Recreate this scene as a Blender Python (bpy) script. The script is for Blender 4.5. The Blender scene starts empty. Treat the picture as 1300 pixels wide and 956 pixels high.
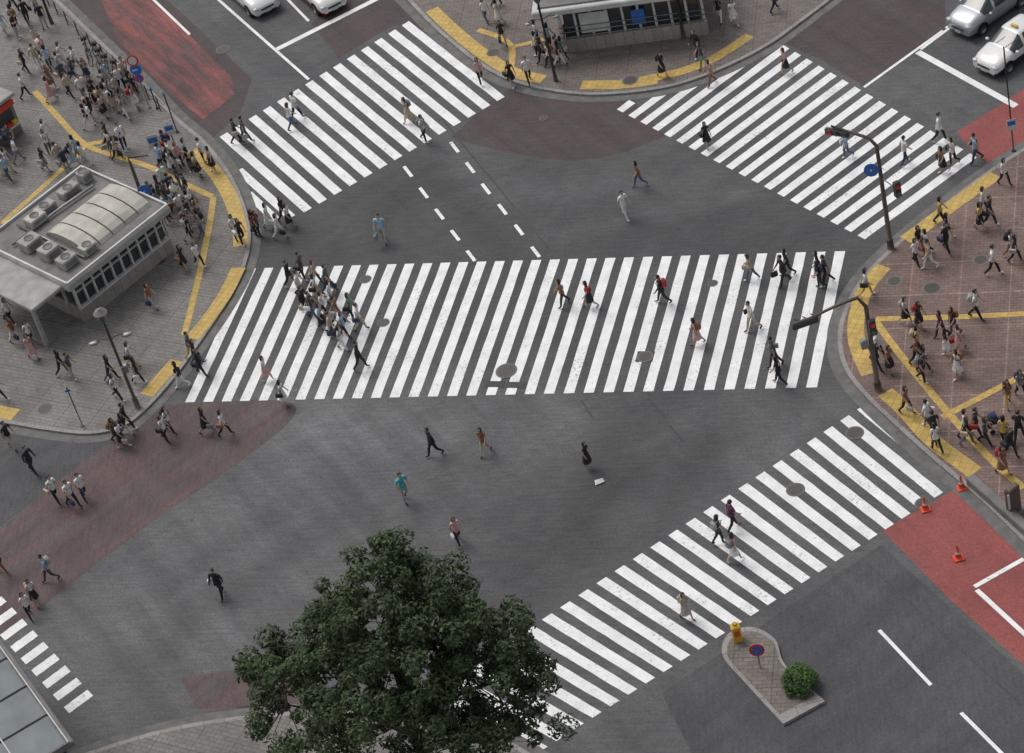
import bpy, math, random
import numpy as np
from mathutils import Vector, Matrix
random.seed(7); np.random.seed(7)
sc = bpy.context.scene
# ------------------------------------------------------------------ survey camera
F=3379.0; PITCH=math.radians(40.56); ROLL=math.radians(15.18); DIST=120.0
CU,CV=650.0,478.0
sp,cp=math.sin(PITCH),math.cos(PITCH)
FW=Vector((0,cp,-sp)); U0=Vector((0,sp,cp)); R0=Vector((1,0,0))
RT=R0*math.cos(ROLL)-U0*math.sin(ROLL); UP=R0*math.sin(ROLL)+U0*math.cos(ROLL)
CAM=-FW*DIST
def P(u,v,z=0.0):
    d=FW*F+RT*(u-CU)+UP*(CV-v)
    t=(z-CAM.z)/d.z
    return CAM+d*t
cam=bpy.data.cameras.new("Camera"); co=bpy.data.objects.new("Camera",cam); sc.collection.objects.link(co)
M=Matrix((RT,UP,-FW)).transposed().to_4x4(); M.translation=CAM; co.matrix_world=M
cam.sensor_width=36; cam.lens=F/1300*36; cam.clip_end=3000; cam.clip_start=1; sc.camera=co

# ------------------------------------------------------------------ node helpers
class NT:
    def __init__(s,name):
        s.m=bpy.data.materials.new(name); s.m.use_nodes=True; s.t=s.m.node_tree
        s.b=s.t.nodes['Principled BSDF']; s.out=s.t.nodes['Material Output']
        s.co=s.t.nodes.new('ShaderNodeTexCoord').outputs['Object']
    def n(s,typ,**k):
        x=s.t.nodes.new(typ)
        for a,b in k.items(): setattr(x,a,b)
        return x
    def l(s,a,b): s.t.links.new(a,b)
    def mapping(s,rot=0,scale=(1,1,1),src=None):
        m=s.n('ShaderNodeMapping'); m.inputs['Rotation'].default_value=(0,0,rot); s.l(src or s.co,m.inputs['Vector'])
        if scale==(1,1,1): return m.outputs[0]
        m2=s.n('ShaderNodeMapping'); m2.inputs['Scale'].default_value=scale; s.l(m.outputs[0],m2.inputs['Vector']); return m2.outputs[0]
    def noise(s,scale,detail=4,rough=.55,vec=None,dist=0):
        x=s.n('ShaderNodeTexNoise'); x.inputs['Scale'].default_value=scale; x.inputs['Detail'].default_value=detail
        x.inputs['Roughness'].default_value=rough; x.inputs['Distortion'].default_value=dist
        s.l(vec or s.co,x.inputs['Vector']); return x.outputs['Fac']
    def rng(s,v,a,b,c,d):
        x=s.n('ShaderNodeMapRange'); s.l(v,x.inputs[0])
        for i,q in enumerate((a,b,c,d)): x.inputs[i+1].default_value=q
        return x.outputs[0]
    def math(s,op,a,b):
        x=s.n('ShaderNodeMath',operation=op)
        for i,q in enumerate((a,b)):
            if isinstance(q,(int,float)): x.inputs[i].default_value=q
            else: s.l(q,x.inputs[i])
        return x.outputs[0]
    def mix(s,f,a,b,bt='MIX'):
        x=s.n('ShaderNodeMixRGB',blend_type=bt)
        for i,q in enumerate((f,a,b)):
            if isinstance(q,(int,float)) :
                x.inputs[i].default_value=q if i==0 else (q,q,q,1)
            elif isinstance(q,tuple): x.inputs[i].default_value=(*q[:3],1)
            else: s.l(q,x.inputs[i])
        return x.outputs[0]
    def mul(s,a,b): return s.mix(1.0,a,b,'MULTIPLY')
    def bump(s,h,strength=.3,dist=.02):
        x=s.n('ShaderNodeBump'); x.inputs['Strength'].default_value=strength; x.inputs['Distance'].default_value=dist
        s.l(h,x.inputs['Height']); s.l(x.outputs[0],s.b.inputs['Normal'])
    def col(s,c): s.l(c,s.b.inputs['Base Color'])
    def rough(s,r): s.b.inputs['Roughness'].default_value=r

def simple(name,c,rough=.6,metal=0,var=.15,scale=3):
    t=NT(name); n=t.noise(scale,3); t.col(t.mul(tuple(c),t.rng(n,.3,.7,1-var,1+var))); t.rough(rough); t.b.inputs['Metallic'].default_value=metal
    return t.m
def glassy(name,c):
    t=NT(name); n=t.noise(1.2,2); t.col(t.mul(tuple(c),t.rng(n,.3,.7,.7,1.3))); t.rough(.08); t.b.inputs['Specular IOR Level'].default_value=.7; return t.m

RA,RB=-1.963,-.537   # rotation that lays texture x along each of the two streets
def asphalt(name,c1,c2,streak=.16,groove=.15,rot=RA,wear=False,worn=None,wr=(.45,.6)):
    t=NT(name)
    big=t.noise(.16,5,.68,dist=.8)
    c=t.mix(t.rng(big,.38,.62,0,1),c1,c2)
    st=t.noise(1.0,4,.65,vec=t.mapping(rot,(.07,.9,1)))
    if worn:
        wn=t.noise(1.0,6,.75,vec=t.mapping(rot,(.16,1.3,1))); c=t.mix(t.rng(wn,wr[0],wr[1],0,1),c,worn)
    c=t.mul(c,t.rng(st,.3,.7,1-streak,1+streak))
    st2=t.noise(1.0,4,.6,vec=t.mapping(RB if rot==RA else RA,(.07,.8,1)))
    c=t.mul(c,t.rng(st2,.3,.7,1-streak*.6,1+streak*.6))
    if wear:
        a=t.n('ShaderNodeAttribute'); a.attribute_name='wear'
        f=t.math('MULTIPLY',a.outputs['Fac'],t.rng(st,.3,.7,.5,1.35)); f=t.math('ADD',f,1.0); c=t.mul(c,f)
    g1=t.noise(1,2,.5,vec=t.mapping(rot-.85,(.9,7,1))); c=t.mul(c,t.rng(g1,.3,.7,1-groove,1+groove))
    fi=t.noise(9,4,.85); c=t.mul(c,t.rng(fi,.28,.72,.60,1.42))
    sp_=t.noise(2.6,3,.6); c=t.mul(c,t.rng(sp_,.60,.8,1,.62))
    t.col(c); t.rough(.82); t.bump(fi,.35,.01); return t.m
def paint(name,c,wear=.5,base=(.06,.06,.062),tile=False):
    t=NT(name)
    a=t.noise(7,6,.75); b=t.noise(.5,3,.5)
    s=t.math('ADD',a,t.rng(b,.3,.7,-.08,.08))
    f=t.rng(s,.58,.72,0,wear)
    dirt=t.noise(1.3,5,.6); cc=t.mul(tuple(c),t.rng(dirt,.3,.75,1.05,.78))
    fine=t.noise(20,2,.6); cc=t.mul(cc,t.rng(fine,.3,.7,.93,1.05))
    if tile:
        g=t.n('ShaderNodeTexBrick',offset=0.0); t.l(t.mapping(.62),g.inputs['Vector'])
        g.inputs['Color1'].default_value=(1,1,1,1); g.inputs['Color2'].default_value=(.8,.8,.8,1); g.inputs['Mortar'].default_value=(.5,.5,.5,1)
        g.inputs['Scale'].default_value=1; g.inputs['Brick Width'].default_value=.3; g.inputs['Row Height'].default_value=.3; g.inputs['Mortar Size'].default_value=.012
        cc=t.mul(cc,g.outputs['Color'])
    t.col(t.mix(f,cc,tuple(base))); t.rough(.65); t.bump(a,.2,.004); return t.m
def tiles(name,c1,c2,mortar,rot,bw,bh,grid=None,gcol=.7,var=.15,msize=.012):
    t=NT(name)
    b=t.n('ShaderNodeTexBrick'); t.l(t.mapping(rot),b.inputs['Vector'])
    b.inputs['Color1'].default_value=(*c1,1); b.inputs['Color2'].default_value=(*c2,1); b.inputs['Mortar'].default_value=(*mortar,1)
    b.inputs['Scale'].default_value=1; b.inputs['Brick Width'].default_value=bw; b.inputs['Row Height'].default_value=bh
    b.inputs['Mortar Size'].default_value=msize; b.inputs['Mortar Smooth'].default_value=.2
    c=b.outputs['Color']
    if grid:
        g=t.n('ShaderNodeTexBrick',offset=0.0); t.l(t.mapping(rot),g.inputs['Vector'])
        g.inputs['Color1'].default_value=(1,1,1,1); g.inputs['Color2'].default_value=(.88,.88,.88,1); g.inputs['Mortar'].default_value=(gcol,gcol,gcol,1)
        g.inputs['Scale'].default_value=1; g.inputs['Brick Width'].default_value=grid; g.inputs['Row Height'].default_value=grid; g.inputs['Mortar Size'].default_value=.035
        c=t.mul(c,g.outputs['Color'])
    n=t.noise(.3,5,.65); c=t.mul(c,t.rng(n,.3,.7,1-var,1+var))
    n2=t.noise(9,4,.7); c=t.mul(c,t.rng(n2,.3,.7,.82,1.18))
    n3=t.noise(2.2,3,.5); c=t.mul(c,t.rng(n3,.60,.75,1,.70))
    t.col(c); t.rough(.75); t.bump(b.outputs['Fac'],-.2,.01); return t.m

M_road=asphalt("asphalt",(.070,.071,.074),(.096,.096,.097),wear=True)
M_road_dark=asphalt("asphalt_dark",(.054,.055,.058),(.070,.071,.073),.18,.12,RB)
M_patch=asphalt("asphalt_repair",(.048,.048,.050),(.060,.060,.062),.12,.05)
M_brown=asphalt("asphalt_worn_brown",(.088,.050,.050),(.105,.066,.065),.22,.14,RB,worn=(.075,.069,.070),wr=(.42,.68))
M_brown2=asphalt("asphalt_dark_brown",(.062,.040,.041),(.074,.052,.052),.2,.12,RA,worn=(.055,.052,.053),wr=(.42,.68))
M_red=asphalt("asphalt_red",(.215,.055,.050),(.27,.072,.066),.12,.04,RA,worn=(.14,.065,.06),wr=(.54,.74))
M_redworn=asphalt("asphalt_red_worn",(.21,.062,.056),(.26,.08,.072),.25,.08,RA,worn=(.072,.049,.048),wr=(.38,.60))
M_white=paint("white_road_paint",(.80,.80,.79),.8)
M_yellow=paint("yellow_tactile",(.58,.39,.10),.65,(.2,.16,.12),tile=True)
M_tileL=tiles("paving_grey_brown",(.165,.152,.14),(.205,.19,.176),(.09,.085,.08),.62,.42,.21,grid=1.68,gcol=.72,var=.25)
M_tileR=tiles("paving_red_brown",(.155,.10,.086),(.205,.135,.117),(.09,.067,.058),.35,.36,.18,grid=2.2,gcol=1.5,var=.25)
M_tileT=tiles("paving_brown",(.15,.125,.112),(.19,.162,.145),(.08,.07,.06),.3,.4,.2,grid=1.6,gcol=.7)
M_kerb=tiles("kerb_granite",(.23,.215,.20),(.28,.265,.25),(.1,.1,.1),.0,.9,.9)
M_gutter=simple("gutter_concrete",(.13,.127,.122),.85,0,.25,2)
M_iron=simple("cast_iron",(.075,.066,.06),.6,.2,.3,12)
M_steel=simple("galvanised_steel",(.25,.26,.26),.45,.6,.15)
M_darkpole=simple("dark_painted_steel",(.045,.04,.036),.5,.2)
M_brownpole=simple("brown_painted_steel",(.10,.075,.06),.5,.1)
M_conc=simple("concrete",(.32,.31,.29),.85,0,.2,1.5)
M_concd=simple("concrete_dark",(.17,.16,.155),.85,0,.2,1.5)
M_whitem=simple("white_metal",(.50,.50,.48),.4,0,.15,1.5)
M_beige=simple("beige_roof_panel",(.40,.38,.33),.6,0,.2,1.2)
M_glass=glassy("dark_glass",(.03,.038,.042))
M_glassl=glassy("pale_glass",(.07,.095,.10))
M_black=simple("black_rubber",(.02,.02,.02),.8)
M_blue=simple("sign_blue",(.03,.13,.42),.4,0,.05)
M_redp=simple("sign_red",(.55,.04,.03),.4,0,.05)
M_orange=simple("cone_orange",(.65,.06,.02),.5,0,.08)
M_yel=simple("yellow_plastic",(.6,.36,.03),.4,0,.08)
M_wood=simple("tree_bark",(.09,.07,.05),.9,0,.3,6)
M_stone=tiles("stone_wall",(.27,.245,.21),(.33,.3,.26),(.12,.11,.1),0,.5,.3)

# ------------------------------------------------------------------ mesh builder
class MB:
    def __init__(s): s.v=[];s.f=[];s.mi=[];s.sm=[];s.mats=[];s.M=Matrix.Identity(4)
    def m(s,mat):
        if mat not in s.mats: s.mats.append(mat)
        return s.mats.index(mat)
    def add(s,vs,fs,mat,smooth=False):
        o=len(s.v); k=mat if isinstance(mat,int) else s.m(mat)
        s.v+= [tuple(s.M@Vector(v)) for v in vs]
        for f in fs: s.f.append([o+i for i in f]); s.mi.append(k); s.sm.append(smooth)
    def box(s,c,d,mat,rz=0,bev=0,R=None):
        x,y,z=d[0]/2,d[1]/2,d[2]/2
        if bev<=0:
            vs=[Vector((a*x,b*y,e*z)) for a in(-1,1) for b in(-1,1) for e in(-1,1)]
            fs=[(0,1,3,2),(4,6,7,5),(0,4,5,1),(2,3,7,6),(0,2,6,4),(1,5,7,3)]
        else:
            b=min(bev,x*.9,y*.9,z*.9); vs=[];fs=[]
            prof=[(-z,b),(-z+b,0),(z-b,0),(z,b)]
            for zz,i in prof:
                X,Y=x-i,y-i; q=b*.6
                vs+=[Vector(p) for p in((X-q,-Y,zz),(X,-Y+q,zz),(X,Y-q,zz),(X-q,Y,zz),(-X+q,Y,zz),(-X,Y-q,zz),(-X,-Y+q,zz),(-X+q,-Y,zz))]
            for k in range(3):
                for j in range(8): fs.append((k*8+j,k*8+(j+1)%8,(k+1)*8+(j+1)%8,(k+1)*8+j))
            fs.append(tuple(range(7,-1,-1))); fs.append(tuple(range(24,32)))
        Rm=R if R is not None else Matrix.Rotation(rz,3,'Z')
        c=Vector(c); s.add([Rm@v+c for v in vs],fs,mat)
    def tube(s,pts,rad,mat,n=8,cap=True):
        pts=[Vector(p) for p in pts]
        if not isinstance(rad,(list,tuple)): rad=[rad]*len(pts)
        vs=[];fs=[]; ref=None
        for i,p in enumerate(pts):
            d=(pts[min(i+1,len(pts)-1)]-pts[max(i-1,0)])
            if d.length<1e-9: d=Vector((0,0,1))
            d.normalize()
            if ref is None: ref=Vector((0,0,1)) if abs(d.z)<.9 else Vector((1,0,0))
            a=d.cross(ref).normalized(); b=a.cross(d); ref=b
            for j in range(n):
                t=2*math.pi*j/n; vs.append(p+(a*math.cos(t)+b*math.sin(t))*rad[i])
        for i in range(len(pts)-1):
            for j in range(n): fs.append((i*n+j,i*n+(j+1)%n,(i+1)*n+(j+1)%n,(i+1)*n+j))
        if cap: fs.append(tuple(range(n))); fs.append(tuple(range(len(vs)-1,len(vs)-n-1,-1)))
        s.add(vs,fs,mat,True)
    def ell(s,c,r,mat,nu=12,nv=8,keep=None,R=None):
        c=Vector(c); vs=[Vector((0,0,-1))]
        for i in range(1,nv):
            t=math.pi*i/nv-math.pi/2
            for j in range(nu): a=2*math.pi*j/nu; vs.append(Vector((math.cos(t)*math.cos(a),math.cos(t)*math.sin(a),math.sin(t))))
        vs.append(Vector((0,0,1))); fs=[]
        for j in range(nu): fs.append((0,1+(j+1)%nu,1+j))
        for i in range(nv-2):
            for j in range(nu): a=1+i*nu;fs.append((a+j,a+(j+1)%nu,a+nu+(j+1)%nu,a+nu+j))
        a=1+(nv-2)*nu
        for j in range(nu): fs.append((a+j,a+(j+1)%nu,len(vs)-1))
        if keep: fs=[f for f in fs if keep(sum((vs[i] for i in f),Vector())/len(f))]
        o=[]
        for v in vs:
            q=Vector((v.x*r[0],v.y*r[1],v.z*r[2]))
            if R is not None: q=R@q
            o.append(q+c)
        s.add(o,fs,mat,True)
    def disc(s,c,nrm,r,th,mat,n=20):
        c=Vector(c);nrm=Vector(nrm).normalized(); s.tube([c-nrm*th/2,c+nrm*th/2],[r,r],mat,n)
        for k in range(len(s.sm)-2-n,len(s.sm)): s.sm[k]=False
    def mesh(s,name):
        me=bpy.data.meshes.new(name); me.from_pydata(s.v,[],s.f)
        me.polygons.foreach_set('material_index',s.mi); me.polygons.foreach_set('use_smooth',s.sm)
        for m in s.mats: me.materials.append(m)
        me.update(); return me
    def build(s,name,loc=None):
        o=bpy.data.objects.new(name,s.mesh(name)); sc.collection.objects.link(o)
        if loc is not None: o.location=loc
        return o

def flat(name,pts,mat,z):
    b=MB(); b.add([(p.x,p.y,z) for p in pts],[tuple(range(len(pts)))],mat)
    o=b.build(name)
    if o.data.polygons[0].normal.z<0: o.data.flip_normals()
    return o
def pxs(l,z=0): return [P(a,b,z) for a,b in l]
def cat(pts,n=6):
    out=[];N=len(pts)
    for i in range(N-1):
        p0=pts[max(i-1,0)];p1=pts[i];p2=pts[i+1];p3=pts[min(i+2,N-1)]
        for k in range(n):
            t=k/n; out.append(0.5*((2*p1)+(p2-p0)*t+(2*p0-5*p1+4*p2-p3)*t*t+(3*p1-p0-3*p2+p3)*t**3))
    out.append(pts[-1].copy()); return out
def ribbon_mb(b,pts,w,z,mat,off=0):
    L=[];R=[]
    for i,p in enumerate(pts):
        d=pts[min(i+1,len(pts)-1)]-pts[max(i-1,0)]; d.z=0; d.normalize(); n=Vector((-d.y,d.x,0))
        L.append(p+n*(off+w/2)); R.append(p+n*(off-w/2))
    vs=[(q.x,q.y,z) for q in L]+[(q.x,q.y,z) for q in R]; N=len(pts)
    b.add(vs,[(i+N,i+N+1,i+1,i) for i in range(N-1)],mat)

# ------------------------------------------------------------------ ground
b=MB(); b.add([(-900,-700,0),(900,-700,0),(900,1500,0),(-900,1500,0)],[(0,1,2,3)],M_road); b.build("ground")
NX,NY=250,250; xs=np.linspace(-50,50,NX); ys=np.linspace(-42,58,NY); X,Y=np.meshgrid(xs,ys); Wr=np.zeros_like(X)
def seg_d(px):
    pts=cat(pxs(px),4); D=np.full_like(X,1e9)
    for a,c in zip(pts[:-1],pts[1:]):
        dx,dy=c.x-a.x,c.y-a.y; t=np.clip(((X-a.x)*dx+(Y-a.y)*dy)/(dx*dx+dy*dy),0,1)
        D=np.minimum(D,np.hypot(X-a.x-t*dx,Y-a.y-t*dy))
    return D
for px,s_,am in [([(420,270),(560,240),(700,260),(860,250),(980,280)],6,-.26),([(300,420),(1000,400)],6,-.14),([(850,500),(800,570),(740,650),(680,760)],2.0,-.24),([(980,505),(920,570),(800,690)],1.5,-.2),([(690,560),(640,700)],1.5,-.16),
    ([(540,200),(640,330),(760,490),(800,600)],1.0,-.12),([(480,240),(560,340),(650,480)],1.0,-.12),([(360,530),(480,560),(600,555),(700,540)],2.5,.28),([(430,560),(330,650),(200,740),(80,840)],2.6,.28),([(560,600),(420,700),(250,830)],1.6,.2),
    ([(880,520),(1000,530),(960,590),(860,660)],1.6,.2),([(560,180),(640,240),(760,240),(880,230)],.9,.30),([(700,300),(840,270),(960,240)],.6,.22),([(240,780),(480,640),(620,600)],.7,-.2),([(180,760),(400,620),(600,580)],.7,-.16),([(300,30),(400,110)],.8,-.14),([(340,0),(450,80)],.8,-.14),
    ([(1060,740),(1250,920)],.7,-.18),([(980,760),(1180,960)],.7,-.15),([(760,560),(740,700)],.8,-.18),([(640,520),(560,600),(540,660)],.6,-.14),([(900,560),(840,680)],.6,-.16)]:
    Wr+=am*np.exp(-(seg_d(px)/s_)**2/1.4)
v=np.stack([X.ravel(),Y.ravel(),np.full(X.size,.002)],1); ii=np.arange(NX*NY).reshape(NY,NX)
q=np.stack([ii[:-1,:-1],ii[:-1,1:],ii[1:,1:],ii[1:,:-1]],-1).reshape(-1,4)
me=bpy.data.meshes.new("road"); me.vertices.add(len(v)); me.vertices.foreach_set('co',v.ravel().astype(np.float32)); me.loops.add(q.size); me.loops.foreach_set('vertex_index',q.ravel().astype(np.int32)); me.polygons.add(len(q)); me.polygons.foreach_set('loop_start',np.arange(0,q.size,4,dtype=np.int32)); me.update(calc_edges=True)
at=me.attributes.new('wear','FLOAT','POINT'); at.data.foreach_set('value',Wr.ravel().astype(np.float32)); me.materials.append(M_road)
ro=bpy.data.objects.new("road",me); sc.collection.objects.link(ro)
Z1,Z2,Z3,Z4=.005,.009,.013,.017
KZ=.12
side={}
def sidewalk(name,kerb_px,outer_px,mat,sm=5):
    k=cat(pxs(kerb_px),sm); pts=k+pxs(outer_px)
    area=sum(pts[i].x*pts[(i+1)%len(pts)].y-pts[(i+1)%len(pts)].x*pts[i].y for i in range(len(pts)))
    sgn=1 if area>0 else -1
    b=MB(); n=len(pts)
    top=[(p.x,p.y,KZ) for p in pts]; bot=[(p.x,p.y,-.05) for p in pts]
    idx=tuple(range(n)) if area>0 else tuple(range(n-1,-1,-1))
    b.add(top,[idx],mat)
    b.add(top+bot,[(i,(i+1)%n,n+(i+1)%n,n+i) for i in range(n)],M_kerb)
    b.build(name)
    kb=MB(); ribbon_mb(kb,k,.2,KZ+.004,M_kerb,sgn*.1); kb.build("kerb")
    gb=MB(); ribbon_mb(gb,k,.5,Z4,M_gutter,-sgn*.25); gb.build("gutter")
    side[name]=[(p.x,p.y) for p in pts]
    return k,sgn
kL,sL=sidewalk("sidewalk_left_corner",[(-60,-110),(20,-45),(75,2),(125,50),(180,103),(225,150),(262,182),(295,225),(314,270),(319,310),(308,350),(285,392),(258,432),(225,478),(190,518),(158,543),(115,553),(60,548),(0,538),(-120,520)],[(-500,520),(-500,-110)],M_tileL)
kT,sT=sidewalk("sidewalk_far_corner",[(430,-90),(480,-35),(520,5),(560,45),(615,88),(665,110),(735,122),(800,120),(860,110),(920,88),(975,60),(1020,28),(1070,-10),(1160,-80)],[(1160,-300),(430,-300)],M_tileT)
kR,sR=sidewalk("sidewalk_right_corner",[(1420,110),(1340,165),(1262,214),(1190,268),(1130,318),(1092,358),(1070,400),(1064,435),(1072,470),(1098,505),(1140,545),(1190,590),(1240,632),(1300,690),(1400,790)],[(1700,790),(1700,110)],M_tileR)
kB,sB=sidewalk("sidewalk_near_corner",[(-60,1100),(60,985),(150,945),(260,918),(400,905),(540,912),(640,940),(720,995),(860,1130)],[(860,1400),(-60,1400)],M_tileL)
def inpoly(x,y,poly):
    c=False;n=len(poly)
    for i in range(n):
        x1,y1=poly[i];x2,y2=poly[(i+1)%n]
        if (y1>y)!=(y2>y) and x<(x2-x1)*(y-y1)/(y2-y1)+x1: c=not c
    return c
def ground_pt(u,v):
    q=P(u,v,KZ)
    for s_ in side.values():
        if inpoly(q.x,q.y,s_): return Vector((q.x,q.y,KZ))
    return P(u,v,0)

flat("worn_brown_carriageway",cat(pxs([(205,515),(350,508),(372,530),(300,590),(190,665),(60,765)]),4)+pxs([(-40,840),(-160,760),(0,672),(60,620),(120,572),(160,545)]),M_brown,Z1)
flat("side_street",pxs([(-200,500),(60,540),(150,553),(70,612),(0,668),(-160,760)]),M_road_dark,Z2)
flat("worn_brown_carriageway",cat(pxs([(573,175),(640,192),(710,203),(780,197),(845,172)]),4)+pxs([(800,125),(735,118),(660,105),(620,130)]),M_brown2,Z1)
flat("worn_brown_carriageway",pxs([(40,-40),(170,-40),(320,100),(306,142),(268,178),(225,148)]),M_brown2,Z1)
flat("red_bus_lane",pxs([(112,-40),(155,-40),(294,98),(298,120),(258,152),(212,115),(150,52)]),M_redworn,Z2)
flat("worn_brown_carriageway",pxs([(395,30),(475,-50),(525,10),(545,40),(500,32),(430,74)]),M_brown2,Z1)
flat("worn_brown_carriageway",pxs([(990,52),(1080,-40),(1200,-60),(1200,38),(1098,110),(1040,75)]),M_brown2,Z1)
flat("red_bus_lane",pxs([(1214,168),(1290,120),(1400,40),(1440,90),(1262,213),(1238,195)]),M_red,Z1)
flat("red_bus_lane",pxs([(1120,674),(1214,620),(1302,694),(1420,810),(1420,950),(1300,845),(1205,760)]),M_red,Z1)
flat("asphalt_repair",pxs([(230,862),(330,844),(420,880),(420,905),(250,900)]),M_brown,Z1)
flat("darker_carriageway",pxs([(840,880),(1118,692),(1205,770),(1300,856),(1420,960),(1420,1100),(950,1100)]),M_road_dark,Z1)
b=MB()
for l in [[(738,508),(752,530)],[(822,505),(842,528)],[(850,540),(868,562)],[(560,150),(700,320)],[(1100,715),(1340,935)]]: ribbon_mb(b,pxs(l),.10,Z2,M_patch)
b.build("tar_seam")
# ------------------------------------------------------------------ crosswalks
def crosswalk(a0,a1,b0,b1,pitch=.9,w=.47,mat=M_white,clip=None,extra=(0,0),z=Z3):
    A0,A1,B0,B1=P(*a0),P(*a1),P(*b0),P(*b1)
    L=((A1-A0).length+(B1-B0).length)/2; n=max(1,round((L+pitch-w)/pitch)); wr=w/pitch; tot=n-1+wr
    b=MB()
    for i in range(-extra[0],n+extra[1]):
        t0,t1=i/tot,(i+wr)/tot
        s0,s1=(0,1)
        if clip: s0,s1=clip(t0)
        if s1-s0<.05: continue
        K=9; vs=[]
        for k in range(K+1):
            s=s0+(s1-s0)*k/K
            for t in (t0,t1):
                j=random.uniform(-.012,.012)
                q=(A0+(A1-A0)*(t+j/L)).lerp(B0+(B1-B0)*(t+j/L),s)
                vs.append((q.x,q.y,z))
        b.add(vs,[(2*k,2*k+1,2*k+3,2*k+2) for k in range(K)],mat)
    return b.build("crosswalk")
crosswalk((314,341),(1073,319),(235,511),(1037,492))
crosswalk((279,174),(519,27),(386,270),(641,123))
b=MB()
for a,c in (((303,216),(370,276)),((315,246),(350,279))):
    ribbon_mb(b,[P(*a),P(*c)],.45,Z3,M_white)
b.build("crosswalk")
crosswalk((783,139),(1098,304),(937,24),(1240,200),clip=lambda t:(0,min(1,.10+5.6*max(t,0))))
crosswalk((1099,513),(688,787),(1218,612),(820,868),extra=(0,7))
crosswalk((2,757),(104,868),(-26,777),(74,890),pitch=1.0,w=.5,extra=(4,1))
b=MB()
def ln(a,c,w=.15,m=M_white): ribbon_mb(b,[P(*a),P(*c)],w,Z3,m)
for a,c,w in [((190,-5),(241,44),.15),((272,-5),(392,101),.16),((351,63),(480,-2),.35),((362,-4),(392,27),.15),((1197,39),(1097,111),.16),((1165,66),(1290,135),.35),
  ((1201,36),(1290,-40),.16),((1116,800),(1182,870),.15),((1220,905),(1290,975),.15),((1237,745),(1310,704),.2),((1240,749),(1330,832),.2),((1169,63),(1240,10),.15)]: ln(a,c,w)
for l in ([(518,218),(538,245),(558,272),(578,299),(598,325)],[(577,187),(597,213),(617,240),(638,266),(659,292),(680,320)]):
    for i,(x,y) in enumerate(l): ln((x-5,y-6.5),(x+5,y+6.5),.17)
b.build("lane_markings")
def manhole(u,v,r=.33,z=None):
    g=ground_pt(u,v); z0=g.z+(.0225 if g.z<.05 else .010); b=MB()
    b.tube([(0,0,-.004),(0,0,0)],[r*1.2,r*1.2],M_gutter if g.z<.05 else M_concd,24); b.tube([(0,0,-.003),(0,0,.004)],[r,r],M_iron,24)
    for i in range(-2,3): b.box((i*r*.3,0,.006),(r*.08,r*1.3,.004),M_darkpole)
    for q in range(len(b.sm)): b.sm[q]=False
    b.build("manhole_cover",(g.x,g.y,z0))
b=MB()
for c in [(628,488,.9,.4),(655,489,.9,.4),(819,453,.8,.7)]:
    g=P(c[0],c[1]); b.box((g.x,g.y,.0165),(c[2],c[3],.004),M_patch,rz=-.4)
b.build("manhole_surround")
for u,v,r in [(643,471,.42),(819,453,.31),(626,67,.34),(283,63,.34),(800,102,.36),(202,331,.34),(57,519,.34),(1010,622,.34),(1085,550,.34),(1135,357,.3),(1183,366,.36),(690,150,.2),(905,360,.2),(464,355,.25),(970,846,.3),(1245,330,.3),(487,410,.25),(1172,640,.3)]: manhole(u,v,r)

b=MB()
TZ=KZ+.008; tk=0
def tac(px,w,sm=5):
    global tk; tk+=1; ribbon_mb(b,cat([P(x,y,KZ) for x,y in px],sm),w,TZ+.0012*(tk%5),M_yellow)
tac([(243,192),(270,215),(292,250),(303,285),(306,312)],.75)
tac([(303,340),(285,375),(262,408),(243,430)],.75); tac([(225,458),(205,480),(186,502)],.75)
tac([(44,116),(75,150),(106,182),(140,196),(190,212),(240,236),(270,250)],.33); tac([(108,184),(95,200),(48,243),(2,284)],.33)
tac([(271,250),(266,285),(255,340),(243,390),(234,425)],.33); tac([(-10,521),(20,527)],.8); tac([(130,180),(108,184)],.33)
tac([(548,12),(580,42),(618,72),(652,92),(690,101)],.75); tac([(738,108),(790,107),(835,101)],.75); tac([(812,102),(860,92),(905,75),(952,45)],.6)
tac([(650,60),(690,50)],.3); tac([(607,38),(635,48),(650,62),(648,90)],.35)
tac([(1264,222),(1215,257),(1150,305)],.75); tac([(1122,338),(1100,365),(1088,400),(1088,435),(1104,475)],.75)
tac([(1124,498),(1150,522),(1185,560),(1238,600)],.75); tac([(1112,405),(1200,403),(1310,398)],.33); tac([(1112,408),(1135,440),(1200,520),(1260,585),(1300,620)],.33)
tac([(1196,530),(1250,502),(1320,466)],.33)
b.build("tactile_paving")

# ------------------------------------------------------------------ people
COL=dict(k=(.022,.022,.025),w=(.68,.68,.66),g=(.22,.22,.23),n=(.03,.04,.09),b=(.32,.45,.58),r=(.36,.04,.04),p=(.56,.33,.32),t=(.08,.38,.42),e=(.46,.38,.28),o=(.24,.12,.065),y=(.55,.40,.09),v=(.12,.03,.09),j=(.09,.13,.21),G=(.12,.28,.19),a=(.085,.085,.09),c=(.37,.35,.32))
CN={'k':'black','w':'white','g':'grey','n':'navy','b':'light_blue','r':'red','p':'pink','t':'teal','e':'beige','o':'brown','y':'yellow','v':'plum','j':'denim','G':'green','a':'charcoal','c':'stone'}
def cloth(nm,c):
    t=NT(nm); n=t.noise(9,3); t.col(t.mul(c,t.rng(n,.3,.7,.75,1.2))); t.rough(.85); t.bump(t.noise(14,2),.4,.02); return t.m
CM={k:cloth("cloth_"+CN[k],c) for k,c in COL.items()}
SK=[simple("skin_tone",c,.5,0,.06) for c in ((.50,.32,.24),(.43,.27,.19))]
HA=[simple("hair",c,.45,0,.2) for c in ((.012,.010,.009),(.03,.018,.012),(.08,.04,.022))]
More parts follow.
